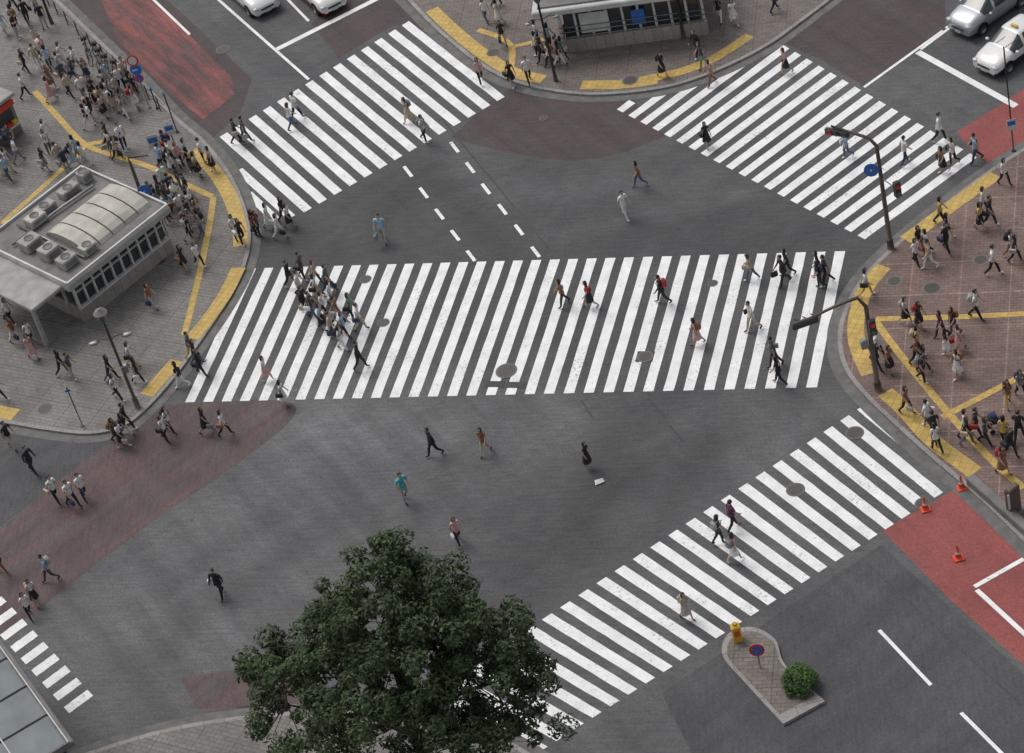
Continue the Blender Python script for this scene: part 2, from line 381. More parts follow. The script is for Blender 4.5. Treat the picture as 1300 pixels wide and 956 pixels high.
EYE=simple("eye_dark",(.02,.015,.015),.2); LIP=simple("lips",(.3,.09,.08),.4)
TC={}
def person_mesh(outfit,pose,bag):
    key=(outfit,pose,bag)
    if key in TC: return TC[key]
    fem=outfit in 'fdw'; R=math.radians
    sw=.15 if fem else .178
    V=[];Rd=[];E=[];LB=[]
    def v(p,r): V.append(Vector(p));Rd.append(r);return len(V)-1
    def e(a,b_,l): E.append((a,b_));LB.append(l)
    ln_=.03 if pose<2 or pose==4 else 0
    pel=v((0,0,.93),.115 if not fem else .11); spn=v((0,ln_*.4,1.09),.108 if not fem else .09); che=v((0,ln_,1.30),.12 if not fem else .10)
    nk=v((0,ln_,1.435),.062); nt=v((0,ln_+.01,1.53),.048)
    e(pel,spn,'pel');e(spn,che,'tor');e(che,nk,'tor2');e(nk,nt,'neck')
    if pose==0: leg={1:(19,5,10),-1:(-13,26,-28)}; arm={1:(-13,12),-1:(15,20)}
    elif pose==1: leg={-1:(18,6,9),1:(-14,22,-26)}; arm={-1:(-14,8),1:(13,26)}
    elif pose==4: leg={1:(7,4,3),-1:(-4,42,-26)}; arm={1:(-5,24),-1:(6,30)}
    elif pose==3: leg={1:(3,3,0),-1:(-3,2,0)}; arm={1:(24,100),-1:(-3,12)}
    else: leg={1:(4,4,0),-1:(-2,3,0)}; arm={1:(4,16),-1:(-2,12)}
    low=9; hands=[]
    suit=outfit=='s'; trou=outfit in 'msw'
    for s_ in(1,-1):
        a,k,ft=[R(x) for x in leg[s_]]
        h=Vector((s_*.088,0,.89)); kn=h+Vector((s_*.02,math.sin(a)*.41,-math.cos(a)*.41)); an=kn+Vector((0,math.sin(a-k)*.40,-math.cos(a-k)*.40))
        toe=an+Vector((s_*.02,math.cos(ft)*.15,math.sin(ft)*.15-.045))
        hi=v(h,.088 if trou else .08);kk=v(kn,.064 if trou else .052);cf=v(kn.lerp(an,.35),.056 if trou else .048);aa=v(an,.045 if trou else .032);tt=v(toe,.036)
        e(pel,hi,'pel');e(hi,kk,'thigh');e(kk,cf,'shin');e(cf,aa,'shin');e(aa,tt,'foot')
        low=min(low,toe.z-.036,an.z-.075)
        c,f=[R(x) for x in arm[s_]]
        sh=Vector((s_*sw,ln_,1.385)); el=sh+Vector((s_*.045,math.sin(c)*.27,-math.cos(c)*.27)); wr=el+Vector((-s_*.01,math.sin(c+f)*.235,-math.cos(c+f)*.235))
        d=(wr-el).normalized(); pa=wr+d*.055
        si=v(sh,.060 if not fem else .05);mi=v(sh.lerp(el,.5),.050 if not fem else .04);ei=v(el,.042 if not fem else .034);wi=v(wr,.028);pi=v(pa,.032)
        e(che,si,'tor2');e(si,mi,'uarm');e(mi,ei,'uarm2');e(ei,wi,'farm');e(wi,pi,'hand')
        hands.append((s_,wr,pa,d))
    me=bpy.data.meshes.new("t"); me.from_pydata([tuple(x) for x in V],E,[]); ob=bpy.data.objects.new("t",me); sc.collection.objects.link(ob)
    md=ob.modifiers.new("s",'SKIN'); md.use_smooth_shade=True; md.branch_smoothing=.3
    for i,r in enumerate(Rd): me.skin_vertices[0].data[i].radius=(r,r); me.skin_vertices[0].data[i].use_root=(i==0)
    ob.modifiers.new("ss",'SUBSURF').levels=1
    dg=bpy.context.evaluated_depsgraph_get(); dg.update(); em=bpy.data.meshes.new_from_object(ob.evaluated_get(dg))
    B=MB(); B.mats=[SK[0],HA[0],CM['w'],CM['k'],CM['k'],CM['k'],EYE,LIP]
    vs=[x.co.copy() for x in em.vertices]
    groups={}
    for pl in em.polygons:
        c=pl.center; best=None
        for (a,b_),l in zip(E,LB):
            p,q=V[a],V[b_]; d=q-p; t=max(0,min(1,(c-p).dot(d)/d.length_squared)); ds=(c-(p+d*t)).length-(Rd[a]*(1-t)+Rd[b_]*t)
            if best is None or ds<best[0]: best=(ds,l,t)
        l,t=best[1],best[2]
        if l=='pel': m=3 if c.z<1.0 else 2
        elif l in('tor','tor2'): m=2
        elif l=='neck': m=0 if t>.1 else 2
        elif l=='uarm': m=2
        elif l=='uarm2': m=2 if suit or outfit in 'mw' and t<.3 else 0
        elif l=='farm': m=2 if suit else 0
        elif l=='hand': m=0
        elif l=='thigh': m=3 if trou or (outfit=='h') or t<.35 else 0
        elif l=='shin': m=3 if trou else 0
        else: m=4
        if outfit=='d' and m==3: m=2
        groups.setdefault(m,[]).append(tuple(pl.vertices))
    o=len(B.v); B.v+=[tuple(x) for x in vs]
    for m,fs in groups.items():
        for f in fs: B.f.append([o+i for i in f]);B.mi.append(m);B.sm.append(True)
    bpy.data.objects.remove(ob); bpy.data.meshes.remove(em)
    for s_,wr,pa,d in hands:
        side_=Vector((0,1,0)); side_=(side_-d*side_.dot(d))
        if side_.length<.3: side_=Vector((0,0,1))-d*d.z
        side_.normalize(); pn=d.cross(side_)
        for i,(o_,L) in enumerate(((.026,.068),(.009,.078),(-.009,.072),(-.026,.056))):
            q=pa+side_*o_+d*.012; cur=pn*(-s_)
            if (cur.x*s_)>0: cur=-cur
            B.tube([q,q+d*L*.45+cur*.006,q+d*L*.8+cur*.02,q+d*L*.95+cur*.034],[.0095,.009,.008,.006],0,5)
        q=wr+d*.03+side_*.02
        B.tube([q,q+d*.025+side_*.025,q+d*.055+side_*.032],[.012,.010,.007],0,5)
    hy=ln_+.025
    i0=len(B.v)
    B.ell((0,hy,1.60),(.074,.092,.114),0,14,10)
    for i in range(i0,len(B.v)):
        x,y,z=B.v[i]
        if z<1.58: k=(1.58-z)/.1; B.v[i]=(x*(1-.28*k),hy+(y-hy)*(1-.1*k)+.012*k,z)
    for sx in(-1,1):
        B.ell((sx*.03,hy+.084,1.605),(.013,.008,.008),6,6,4); B.ell((sx*.075,hy,1.595),(.012,.02,.03),0,6,4)
    B.tube([(0,hy+.085,1.61),(0,hy+.108,1.575),(0,hy+.09,1.568)],[.006,.013,.008],0,5); B.ell((0,hy+.085,1.545),(.022,.01,.007),7,6,4)
    B.ell((0,hy-.008,1.615),(.085,.102,.112),1,14,10,keep=lambda c:not(c.y>.35 and c.z<.45) and c.z>-.75)
    if fem:
        B.ell((0,hy-.06,1.52),(.082,.055,.16),1,10,8)
        for sx in(-1,1): B.ell((sx*.068,hy-.005,1.545),(.025,.045,.12),1,8,6)
    def skirt(z0,z1,r0,r1,m,n=20):
        vs=[];fs=[];K=5
        for k in range(K+1):
            t=k/K
            for j in range(n):
                a=2*math.pi*j/n; r=(r0+(r1-r0)*t**.8)*(1+.07*t*math.cos(a*7)); vs.append((r*math.cos(a),r*.85*math.sin(a)+.0,z0+(z1-z0)*t))
        for k in range(K):
            for j in range(n): fs.append((k*n+j,k*n+(j+1)%n,(k+1)*n+(j+1)%n,(k+1)*n+j))
        B.add(vs,fs,m,True)
    if outfit=='f': skirt(1.03,.50,.118,.22,3)
    if outfit=='d': skirt(1.08,.46,.112,.235,2)
    if suit: skirt(1.06,.80,.135,.165,2)
    if outfit=='m' : skirt(1.04,.86,.132,.15,2)
    if outfit=='w': skirt(1.05,.84,.115,.15,2)
    if outfit=='h': skirt(1.04,.86,.13,.15,2)
    if bag==1:
        B.box((0,ln_-.185,1.22),(.29,.15,.40),5,bev=.05); B.box((0,ln_-.27,1.14),(.2,.06,.2),5,bev=.025)
        for sx in(-1,1): B.tube([(sx*.10,ln_-.12,1.40),(sx*.11,ln_-.0,1.47),(sx*.11,ln_+.12,1.36),(sx*.12,ln_+.08,1.14),(sx*.12,ln_-.1,1.05)],.018,5,5)
    if bag==2:
        B.box((sw+.12,-.03,.93),(.11,.32,.25),5,bev=.03); B.tube([(sw+.1,.1,1.03),(sw*.9,.05,1.2),(sw*.75,.02,1.455),(sw*.9,-.08,1.2),(sw+.1,-.15,1.03)],.011,5,5)
    if bag==3:
        s_,wr,pa,d=hands[0]; q=pa+d*.05
        B.box((q.x,q.y,q.z-.24),(.11,.28,.26),5,bev=.02)
        for sx in(-.03,.03): B.tube([(q.x+sx,q.y-.08,q.z-.12),(q.x,q.y-.03,q.z),(q.x,q.y+.03,q.z),(q.x+sx,q.y+.08,q.z-.12)],.007,5,5)
    if pose==3:
        s_,wr,pa,d=hands[0]; B.box(pa+d*.05+Vector((0,.01,.02)),(.07,.012,.14),6,bev=.005)
    B.v=[(x,y,z-low) for x,y,z in B.v]
    me=B.mesh("person_body"); TC[key]=me; return me
NP=0
def person(u,v,head=0,outfit='m',top='w',bot='k',pose=None,bag=None,hair=None,h=None,bagc=None):
    global NP; NP+=1
    if pose is None: pose=random.choice([0,1,0,1,4])
    if bag is None: bag=random.choice([0,1,2,2,3,0])
    me=person_mesh(outfit,pose,bag)
    o=bpy.data.objects.new("person",me); sc.collection.objects.link(o)
    g=ground_pt(u,v); g.z+=.018 if g.z<.05 else .006
    o.location=g; o.rotation_euler=(0,0,math.radians(head-90))
    if h is None: h=random.uniform(.92,.99) if outfit in 'fdw' else random.uniform(.98,1.06)
    wd=h*random.uniform(1.02,1.14); o.scale=(wd,wd,h)
    mats=[random.choice(SK),hair and CM.get(hair) or random.choices(HA,[5,3,1.5 if outfit in 'fdw' else .3])[0],CM[top],CM[bot],random.choice([CM['k'],CM['k'],CM['w'],CM['o']]),CM[bagc or random.choice('kkkkoneeccwgr')]]
    for i,m in enumerate(mats): o.material_slots[i].link='OBJECT'; o.material_slots[i].material=m
    return o
for a in [(371,364,-25,'s','k','k'),(387,355,-25,'m','a','k'),(384,378,-20,'m','w','k'),(390,398,-25,'s','k','k'),(405,381,-20,'f','w','e'),(399,405,-25,'m','a','j'),(414,402,-25,'w','w','k'),(420,372,-20,'m','a','n'),
 (424,389,-15,'w','w','j'),(412,419,-20,'f','b','k'),(432,412,-25,'m','o','k'),(437,445,-25,'w','w','w'),(449,406,-25,'w','G','k'),(460,420,-20,'m','w','e'),(404,363,-20,'w','e','k'),(425,430,-20,'m','e','a'),(440,428,-30,'w','b','k'),
 (460,469,-15,'s','k','k'),(341,484,-30,'f','w','p'),(363,515,-20,'d','w','w'),(717,388,190,'w','o','k'),(751,391,180,'f','r','k'),(843,385,170,'s','k','k'),(887,438,160,'d','p','p'),
 (955,356,150,'w','e','j'),(997,362,190,'s','k','k'),(1001,350,190,'w','k','k'),(1042,366,170,'w','k','k'),(1051,362,175,'m','k','k'),(1041,352,180,'f','k','k'),(957,420,200,'m','w','e'),(991,488,150,'w','k','k'),(985,466,160,'m','a','k'),
 (303,183,10,'s','k','k'),(314,181,10,'m','a','n'),(372,163,30,'w','w','j'),(379,152,30,'m','w','n'),(521,156,210,'d','e','e'),(541,180,-30,'m','w','k'),(326,299,-30,'w','k','k'),(331,300,-30,'w','a','k'),(357,303,-30,'w','w','w'),
 (370,290,-40,'f','w','k'),(363,282,-40,'w','k','k'),(344,290,-30,'d','w','w'),(489,307,250,'m','b','c'),(795,277,-60,'m','w','w'),(813,237,190,'w','o','j'),
 (899,187,-80,'d','k','k'),(999,94,200,'f','p','k'),(1076,201,200,'w','b','j'),(1150,209,20,'m','w','n'),(1194,180,-30,'s','w','k'),(1198,220,200,'f','o','k'),(1211,210,210,'w','w','k'),(1240,206,180,'m','b','n'),(904,108,200,'w','p','o'),(842,98,-60,'d','k','k'),
 (553,579,200,'s','k','k'),(618,577,240,'w','o','e'),(748,595,-40,'d','k','k'),(517,637,-60,'m','t','c'),(584,690,-70,'w','p','k'),(283,758,-120,'s','k','k'),(932,672,20,'m','v','k'),(915,690,25,'w','a','k'),(934,713,30,'f','p','w'),(873,787,-60,'d','c','c'),
 (74,637,-50,'m','w','k'),(95,643,-50,'m','w','k'),(110,635,-50,'m','w','n'),(44,601,-40,'s','k','k'),(17,570,-40,'m','k','e'),(66,738,-160,'m','b','a'),(40,784,-60,'w','w','k'),(48,768,-60,'f','w','k'),(6,728,-20,'w','k','o'),
 (213,560,-30,'w','w','k'),(218,549,-30,'w','w','k'),(264,550,-20,'f','k','k'),(288,553,-20,'w','w','k'),(158,568,-30,'f','w','k'),(165,548,-20,'m','k','k'),(151,563,-20,'w','a','k'),(162,556,-20,'w','k','w')]:
    person(*a,bagc=('r' if a[0] in(751,) else None))
for a in [(195,392,-30,'w','o','c'),(152,507,-30,'w','w','k'),(178,486,0,'w','k','k'),(170,466,-10,'w','w','y'),(82,476,-20,'w','k','k'),(94,481,-20,'m','a','c'),(22,435,-40,'w','o','w'),(44,456,-60,'d','p','p'),(42,437,-60,'w','w','k'),(258,476,-30,'w','k','k'),(246,455,-20,'m','a','y'),(252,463,-20,'w','k','j'),
 (233,492,200,'w','k','w'),(236,343,-40,'f','k','k'),(255,338,-60,'w','w','k'),(4,508,0,'w','y','k'),(16,410,-40,'w','w','k'),(310,310,-60,'w','k','k'),(302,304,-60,'w','w','j'),(144,483,-20,'w','k','k')]: person(*a)
topsw='kkkkkwwwwwwwwgabbnneeepboc'; botsw='kkkkknjjaagwecw'
placed=[]
def cluster(cx,cy,rx,ry,n,hd,stand=.5,md=11):
    c=0;tries=0
    while c<n and tries<n*40:
        tries+=1
        a=random.uniform(0,6.283);r=math.sqrt(random.random()); u=cx+rx*r*math.cos(a); v=cy+ry*r*math.sin(a)
        if any((u-x)**2+((v-y)*1.5)**2<md*md for x,y in placed): continue
        placed.append((u,v)); c+=1
        person(u,v,hd+random.uniform(-50,50)+(180 if random.random()<.25 else 0),random.choice('mmswwffdmh'),random.choice(topsw),random.choice(botsw),pose=(random.choice([2,2,3]) if random.random()<stand else None))
cluster(222,262,26,24,13,-20,.6); cluster(255,212,26,14,6,-20,.8); cluster(240,290,20,20,6,-20,.5); cluster(212,208,18,12,5,0,.5)
cluster(125,142,26,24,8,-40,.3); cluster(152,130,34,26,11,-40,.5); cluster(55,110,30,26,7,-30,.1,14); cluster(35,50,34,40,9,-50,.1,16); cluster(92,98,24,26,6,-50,.1,14)
cluster(45,190,48,34,6,-30,.1,18); cluster(96,212,20,12,4,-20,.5,14); cluster(8,228,14,14,3,-30,.2,13); cluster(140,195,22,12,4,-20,.4)
for a in [(612,106,-80,'w','p','k'),(651,109,-70,'f','k','k'),(673,105,-80,'m','w','k'),(635,30,160,'d','w','w'),(618,28,-60,'w','w','j'),(684,72,180,'w','w','k'),(690,78,180,'m','k','k'),(700,84,200,'w','w','k'),(712,84,20,'w','k','w'),(722,63,0,'w','k','k'),(699,62,60,'w','b','k'),(716,78,60,'w','G','k'),
 (915,28,-120,'w','k','w'),(933,31,-90,'f','w','w'),(887,72,-150,'s','k','k'),(893,86,-160,'w','a','G'),(640,57,-90,'w','k','e'),(746,48,60,'m','w','k'),(855,10,20,'m','r','k'),(632,8,20,'w','k','k'),(984,14,20,'s','k','k'),(683,58,0,'w','w','w')]: person(*a)
for a in [(1101,376,-20,'w','w','y'),(1164,336,-60,'w','w','k'),(1181,341,190,'m','e','w'),(1178,325,190,'w','w','k'),(1195,285,-20,'w','y','k'),(1203,304,-20,'w','k','w'),(1245,292,-30,'f','y','k'),(1258,287,-40,'m','k','k'),(1249,272,-30,'w','w','k'),(1262,349,-30,'m','w','k'),(1290,333,-30,'w','k','k'),(1284,325,-30,'w','w','o'),
 (1240,405,-30,'m','w','k'),(1151,411,-50,'f','w','k'),(1168,417,-50,'f','k','k'),(1196,428,200,'w','v','k'),(1212,426,200,'w','k','j'),(1219,446,180,'d','p','p'),(1203,452,180,'f','k','w'),(1217,478,200,'d','w','w'),(1165,462,-30,'m','o','k'),(1166,448,-30,'w','y','k'),(1173,485,-30,'m','k','k'),(1174,472,-40,'w','k','k'),(1116,457,-40,'m','w','k'),(1131,474,-50,'f','o','k'),(1115,470,-40,'w','k','k'),
 (1152,525,-50,'w','o','k'),(1180,545,140,'m','w','a'),(1190,573,100,'w','w','k'),(1188,560,100,'m','k','k'),(1226,554,-20,'w','w','k'),(1240,555,-20,'m','k','n'),(1229,565,-30,'w','k','j'),(1252,565,-30,'w','a','k'),(1281,516,-90,'w','o','y'),(1297,505,-80,'w','g','k'),(1284,580,-60,'s','k','k'),(1274,602,-60,'d','o','o'),(1276,565,60,'w','y','k'),(1295,560,60,'m','k','k'),(1276,235,-60,'w','w','k'),(1203,320,-60,'m','k','k'),(1168,322,-60,'w','k','e')]: person(*a)

# ------------------------------------------------------------------ vehicles
def car(front_px,to_px,body,Lh=4.5,W=1.72,H=1.5,kind='sedan',lower=None,name="parked_car",z=0.013):
    f=P(*front_px); t=P(*to_px); hd=math.atan2((t-f).y,(t-f).x)
    B=MB()
    if kind=='sedan': st=[(0,.30,.52,.60,.70,.5),(.08,.22,.62,.70,.78,.62),(.5,.2,.80,.86,.84,.68),(1.15,.2,.92,.97,.86,.72),(1.25,.2,.93,1.0,.86,.70),(1.95,.2,.95,H-.05,.86,.60),(2.1,.2,.95,H,.86,.60),(2.75,.2,.95,H,.86,.6),(2.85,.2,.95,H,.86,.6),(3.3,.2,.95,H-.04,.86,.6),(3.9,.2,.95,1.04,.85,.66),(4.0,.2,.95,1.02,.85,.70),(4.42,.25,.88,.94,.8,.66),(4.5,.32,.62,.72,.72,.55)]
    else: st=[(0,.32,.60,.70,.72,.52),(.08,.25,.72,.82,.80,.62),(.45,.22,.92,1.0,.85,.68),(.95,.22,1.0,1.08,.86,.72),(1.05,.22,1.01,1.1,.86,.72),(1.7,.22,1.02,H-.05,.87,.62),(1.85,.22,1.02,H,.87,.63),(2.6,.22,1.02,H+.02,.87,.63),(2.72,.22,1.02,H+.02,.87,.63),(3.6,.22,1.02,H,.87,.62),(3.72,.22,1.02,H,.87,.62),(4.15,.22,1.02,H-.06,.86,.62),(4.42,.25,.95,1.06,.82,.66),(4.5,.32,.66,.78,.75,.6)]
    ks=Lh/4.5; vs=[]
    kw=W/1.74
    for x,zb,zs,zr,w,wr in st:
        X=-x*ks; w*=kw; wr*=kw
        half=[(0,zb),(w*.85,zb),(w,zb+.12),(w*1.01,(zb+zs)/2),(w*.98,zs),(wr,zr),(wr*.7,zr+.035),(0,zr+.05)]
        ring=[(X,y,zz) for y,zz in half]+[(X,-y,zz) for y,zz in half[-2:0:-1]]
        vs+=ring
    n=14; cab0,cab1=(4,10) if kind=='sedan' else (4,11)
    for i in range(len(st)-1):
        for j in range(n):
            j2=(j+1)%n; m=body
            jj=j if j<7 else 13-j
            wind=(i==cab0) ; rear=(i==cab1-1)
            pill=(i in(5,7)) if kind=='sedan' else i in (5,7,9)
            if cab0<=i<cab1:
                if jj==4 and not pill : m=M_glass
                if jj>=5 and (wind or rear): m=M_glass
            if lower is not None and jj<=2: m=lower
            B.add([vs[i*n+j],vs[i*n+j2],vs[(i+1)*n+j2],vs[(i+1)*n+j]],[(0,3,2,1)],m,True)
    B.add(vs[:n],[tuple(range(n))],body); B.add(vs[-n:],[tuple(range(n-1,-1,-1))],body)
    hw=W/2
    for x in(.85*ks,3.6*ks):
        for s_ in(-1,1):
            B.tube([(-x,s_*(hw-.02),.32),(-x,s_*(hw+.012),.32)],[.39,.39],M_black,24)
            B.tube([(-x,s_*(hw-.2),.32),(-x,s_*(hw+.03),.32)],[.32,.32],M_black,24); B.tube([(-x,s_*(hw+.02),.32),(-x,s_*(hw+.04),.32)],[.2,.19],M_steel,16)
    zl=.66 if kind=='sedan' else .80
    for s_ in(-1,1):
        B.ell((-.14,s_*hw*.70,zl),(.16,.22,.10),M_headl,10,6); B.ell((-Lh+.06,s_*hw*.78,zl+.12),(.1,.15,.12),M_redp,10,6)
        B.ell((-1.35*ks,s_*(hw+.12),1.02),(.09,.11,.075),body,10,6)
        B.box((-2.0*ks,s_*(hw*1.005),.82),(.18,.03,.03),M_steel)
    B.box((-.0,0,.40),(.05,.36,.17),M_whitem); B.box((0,0,.56),(.06,.8,.10),M_black,bev=.02); B.box((0,0,.30),(.05,1.0,.08),M_black,bev=.02)
    if lower is not None: B.box((-2.25*ks,0,H+.12),(.16,.42,.12),M_yel,bev=.04)
    for s_ in(-.35,.25): B.tube([(-1.24*ks,s_,1.06),(-1.65*ks,s_+.3,1.33)],.008,M_black,4)
    o=B.build(name,(f.x,f.y,z)); o.rotation_euler=(0,0,hd)
    import bmesh
    bm=bmesh.new(); bm.from_mesh(o.data); bmesh.ops.remove_doubles(bm,verts=bm.verts,dist=.001); bm.to_mesh(o.data); bm.free()
    return o
def carpaint(nm,c,metal=.0):
    t=NT(nm); t.col(t.mul(c,t.rng(t.noise(2,2),.3,.7,.94,1.05))); t.rough(.25); t.b.inputs['Metallic'].default_value=metal; t.b.inputs['Coat Weight'].default_value=.6; t.b.inputs['Coat Roughness'].default_value=.05; return t.m
M_carwhite=carpaint("white_car_paint",(.62,.62,.60)); M_silver=carpaint("silver_car_paint",(.38,.40,.42),.5); M_carred=carpaint("red_car_paint",(.5,.04,.03)); M_carblk=carpaint("black_car_paint",(.02,.02,.022))
M_headl=glassy("headlamp_glass",(.45,.46,.46))
car((1217,48),(1217-69,48+50),M_silver,4.6,1.75,1.62,'suv')
car((1250,97),(1250-69,97+50),M_carwhite,4.6,1.72,1.52,'sedan',lower=M_carblk,name="taxi")
car((343,20),(343+57,20+50),M_carwhite,4.6,1.75,1.5,'sedan',name="parked_car")
car((428,18),(428+57,18+50),M_carwhite,4.6,1.72,1.52,'sedan',lower=M_carred,name="taxi")

# ------------------------------------------------------------------ street furniture
def signal_head(B,c,dirv,n=3):
    d=Vector(dirv); d.z=0; d.normalize(); rz=math.atan2(d.y,d.x); c=Vector(c)
    B.box(c,(1.15,.22,.36),M_darkpole,rz=rz,bev=.06); nrm=Vector((-d.y,d.x,0))
    for i,m in zip((-1,0,1),(M_glassl,M_glass,M_redp)):
        q=c+d*i*.35+nrm*.13; B.tube([q-nrm*.02,q+nrm*.01],[.13,.13],m,14)
        B.tube([q+Vector((0,0,.13))+d*.1,q+Vector((0,0,.13))+nrm*.16],[.03,.02],M_darkpole,5)
def pole_base(u,v): g=ground_pt(u,v); return g
g=pole_base(1131,315); B=MB(); top=Vector((g.x,g.y,6.2)); arm=P(1055,160,6.7)
B.tube([g,g+Vector((0,0,5.4)),top+Vector((0,0,-.2)),top.lerp(arm,.15)+Vector((0,0,.1)),top.lerp(arm,.6)+Vector((0,0,.05)),arm],[.12,.09,.085,.08,.065,.05],M_brownpole,12)
B.tube([g,g+Vector((0,0,.5))],[.17,.15],M_brownpole,12)
d=(arm-top); signal_head(B,arm.lerp(top,.12)+Vector((0,0,-.25)),d)
q=P(1106,216,5.0); B.tube([Vector((g.x,g.y,q.z)),q],.03,M_steel,6); B.disc(q,(-.3,-1,.1),.33,.04,M_blue); B.disc(q+Vector((-.01,-.025,0)),(-.3,-1,.1),.06,.03,M_whitem)
q=P(1139,240,4.2); B.tube([Vector((g.x,g.y,4.2)),q],.03,M_steel,6); B.box(q,(.3,.25,.85),M_darkpole,bev=.05,rz=.3)
for dz in(-.2,.2): B.tube([q+Vector((0,-.12,dz)),q+Vector((0,-.16,dz))],[.11,.11],M_glassl if dz<0 else M_redp,12)
B.build("traffic_light")
g=pole_base(1115,495); B=MB(); top=Vector((g.x,g.y,5.2)); arm=P(1008,414,5.2); m1=P(1062,388,5.5)
B.tube([g,Vector((g.x,g.y,4.9)),top.lerp(m1,.25)+Vector((0,0,.25)),m1,arm],[.12,.095,.08,.065,.05],M_brownpole,12); B.tube([g,g+Vector((0,0,.5))],[.17,.15],M_brownpole,12)
signal_head(B,arm.lerp(m1,.25)+Vector((0,0,-.1)),m1-arm)
q=Vector((g.x+.1,g.y-.25,3.9)); B.box(q,(.3,.25,.85),M_darkpole,bev=.05); q2=Vector((g.x-.3,g.y,2.9)); B.box(q2,(.3,.25,.5),M_steel,bev=.05)
for dz in(-.2,.2): B.tube([q+Vector((0,-.12,dz)),q+Vector((0,-.16,dz))],[.11,.11],M_glassl if dz<0 else M_redp,12)
B.build("traffic_light")
B=MB(); g=pole_base(196,290); t2=P(166,212,4.4)
B.tube([g,g+Vector((0,0,3.4)),Vector((g.x,g.y,4.3)),Vector((g.x,g.y,4.6)).lerp(t2,.4)+Vector((0,0,.25)),P(188,197,4.4)],[.1,.09,.08,.06,.04],M_brownpole,10)
q=P(183,243,2.9); B.disc(q,(.2,-1,.2),.34,.04,M_blue); B.disc(q+Vector((.005,-.03,0)),(.2,-1,.2),.05,.02,M_whitem); B.tube([Vector((g.x,g.y,q.z)),q+Vector((0,.05,0))],.025,M_steel,6)
B.build("traffic_light")
g=pole_base(175,517); B=MB(); H=5.3; B.tube([g,g+Vector((0,0,.6)),g+Vector((0,0,.65)),g+Vector((0,0,H))],[.14,.13,.085,.055],M_brownpole,12)
tp=g+Vector((0,0,H)); B.tube([tp,tp+Vector((0,0,.35)),tp+Vector((0,0,.55))],[.07,.27,.30],M_glassl,14); B.tube([tp+Vector((0,0,.55)),tp+Vector((0,0,.66)),tp+Vector((0,0,.72))],[.33,.25,.04],M_concd,14)
for s_,hh in((-1,4.3),(1,4.3)):
    B.tube([g+Vector((0,0,hh)),g+Vector((s_*.45,0,hh+.1)),g+Vector((s_*.75,0,hh))],[.035,.03,.025],M_brownpole,8); q=g+Vector((s_*.78,0,hh-.02)); B.ell(q,(.28,.15,.09),M_steel,10,6)
B.box(g+Vector((.1,0,2.4)),(.3,.25,.45),M_steel,bev=.04)
B.build("street_lamp")
def sign_post(u,v,H,items,mat=M_steel,name="traffic_sign"):
    g=pole_base(u,v); B=MB(); B.tube([(0,0,0),(0,0,H)],.035,mat,8); B.tube([(0,0,0),(0,0,.06)],.1,mat,10)
    for z,r,c in items:
        N=(-.25,-1,.15)
        if c=='red': B.disc((0,-.06,z),N,r,.03,M_redp,24); B.disc((-.006,-.08,z+.003),N,r*.72,.03,M_blue,24); B.box((-.01,-.102,z+.006),(r*1.5,.012,.06),M_redp,R=Matrix.Rotation(.7,3,'Y'))
        elif c=='redw': B.disc((0,-.06,z),N,r,.03,M_redp,24); B.disc((-.006,-.08,z+.003),N,r*.72,.03,M_whitem,24)
        elif c=='blue': B.disc((0,-.06,z),N,r,.03,M_blue,24); B.box((-.01,-.09,z+.01),(r*1.1,.012,.09),M_whitem); 
        elif c=='board': B.box((0,-.06,z),(r,.03,r*1.4),M_whitem,bev=.01); B.box((0,-.08,z+.1),(r*.8,.01,r*.5),M_blue)
        elif c=='plate': B.box((0,-.06,z),(r,.03,r*.5),M_blue)
    o=B.build(name,g); return o
sign_post(190,137,3.3,[(3.15,.32,'redw'),(2.55,.32,'blue'),(2.0,.26,'red')])
sign_post(105,541,2.5,[(2.3,.24,'plate')]); sign_post(205,208,1.9,[(1.5,.6,'board')],name="information_sign"); sign_post(226,195,2.0,[(1.6,.5,'board')],name="information_sign")
sign_post(966,851,1.5,[(1.25,.30,'red')])
sign_post(1287,192,6.0,[(1.6,.45,'board')],M_darkpole,name="street_pole")
sign_post(225,168,2.6,[(2.5,.12,'plate')],M_darkpole); sign_post(200,138,1.4,[(1.3,.2,'plate')],M_darkpole)
for (u,v,h) in [(66,30,5.5),(868,48,5.),(706,103,4.8)]:
    g=pole_base(u,v);B=MB();B.tube([(0,0,0),(0,0,h*.12),(0,0,h)],[.12,.08,.055],M_darkpole,10);B.tube([(0,0,h),(0,0,h+.3),(0,0,h+.45)],[.06,.22,.24],M_glassl,12);B.tube([(0,0,h+.45),(0,0,h+.6)],[.26,.04],M_darkpole,12)
    for s_ in(-1,1): B.tube([(0,0,h*.8),(s_*.5,0,h*.83),(s_*.7,0,h*.8)],.025,M_darkpole,6); B.ell((s_*.72,0,h*.79),(.2,.12,.07),M_steel,8,5)
    B.build("street_lamp",g)
def rail(px,name="guard_rail"):
    pts=cat([P(x,y,KZ) for x,y in px],4); B=MB(); 
    for z in(.45,.85): B.tube([p+Vector((0,0,z)) for p in pts],.025,M_brownpole,6)
    for i in range(len(pts)-1):
        n=max(1,int((pts[i+1]-pts[i]).length/1.5))
        for k in range(n): q=pts[i].lerp(pts[i+1],k/n); B.tube([q,q+Vector((0,0,.92))],.04,M_brownpole,8)
    B.build(name)
rail([(55,0),(100,44),(160,98)]); rail([(165,103),(214,150)])
B=MB(); a,c=P(1232,612,KZ),P(1330,700,KZ); d=(c-a).normalized(); m_=(a+c)/2
B.box(m_+Vector((0,0,.2)),((c-a).length,.4,.4),M_concd,rz=math.atan2(d.y,d.x),bev=.04)
B.build("stone_planter_wall")
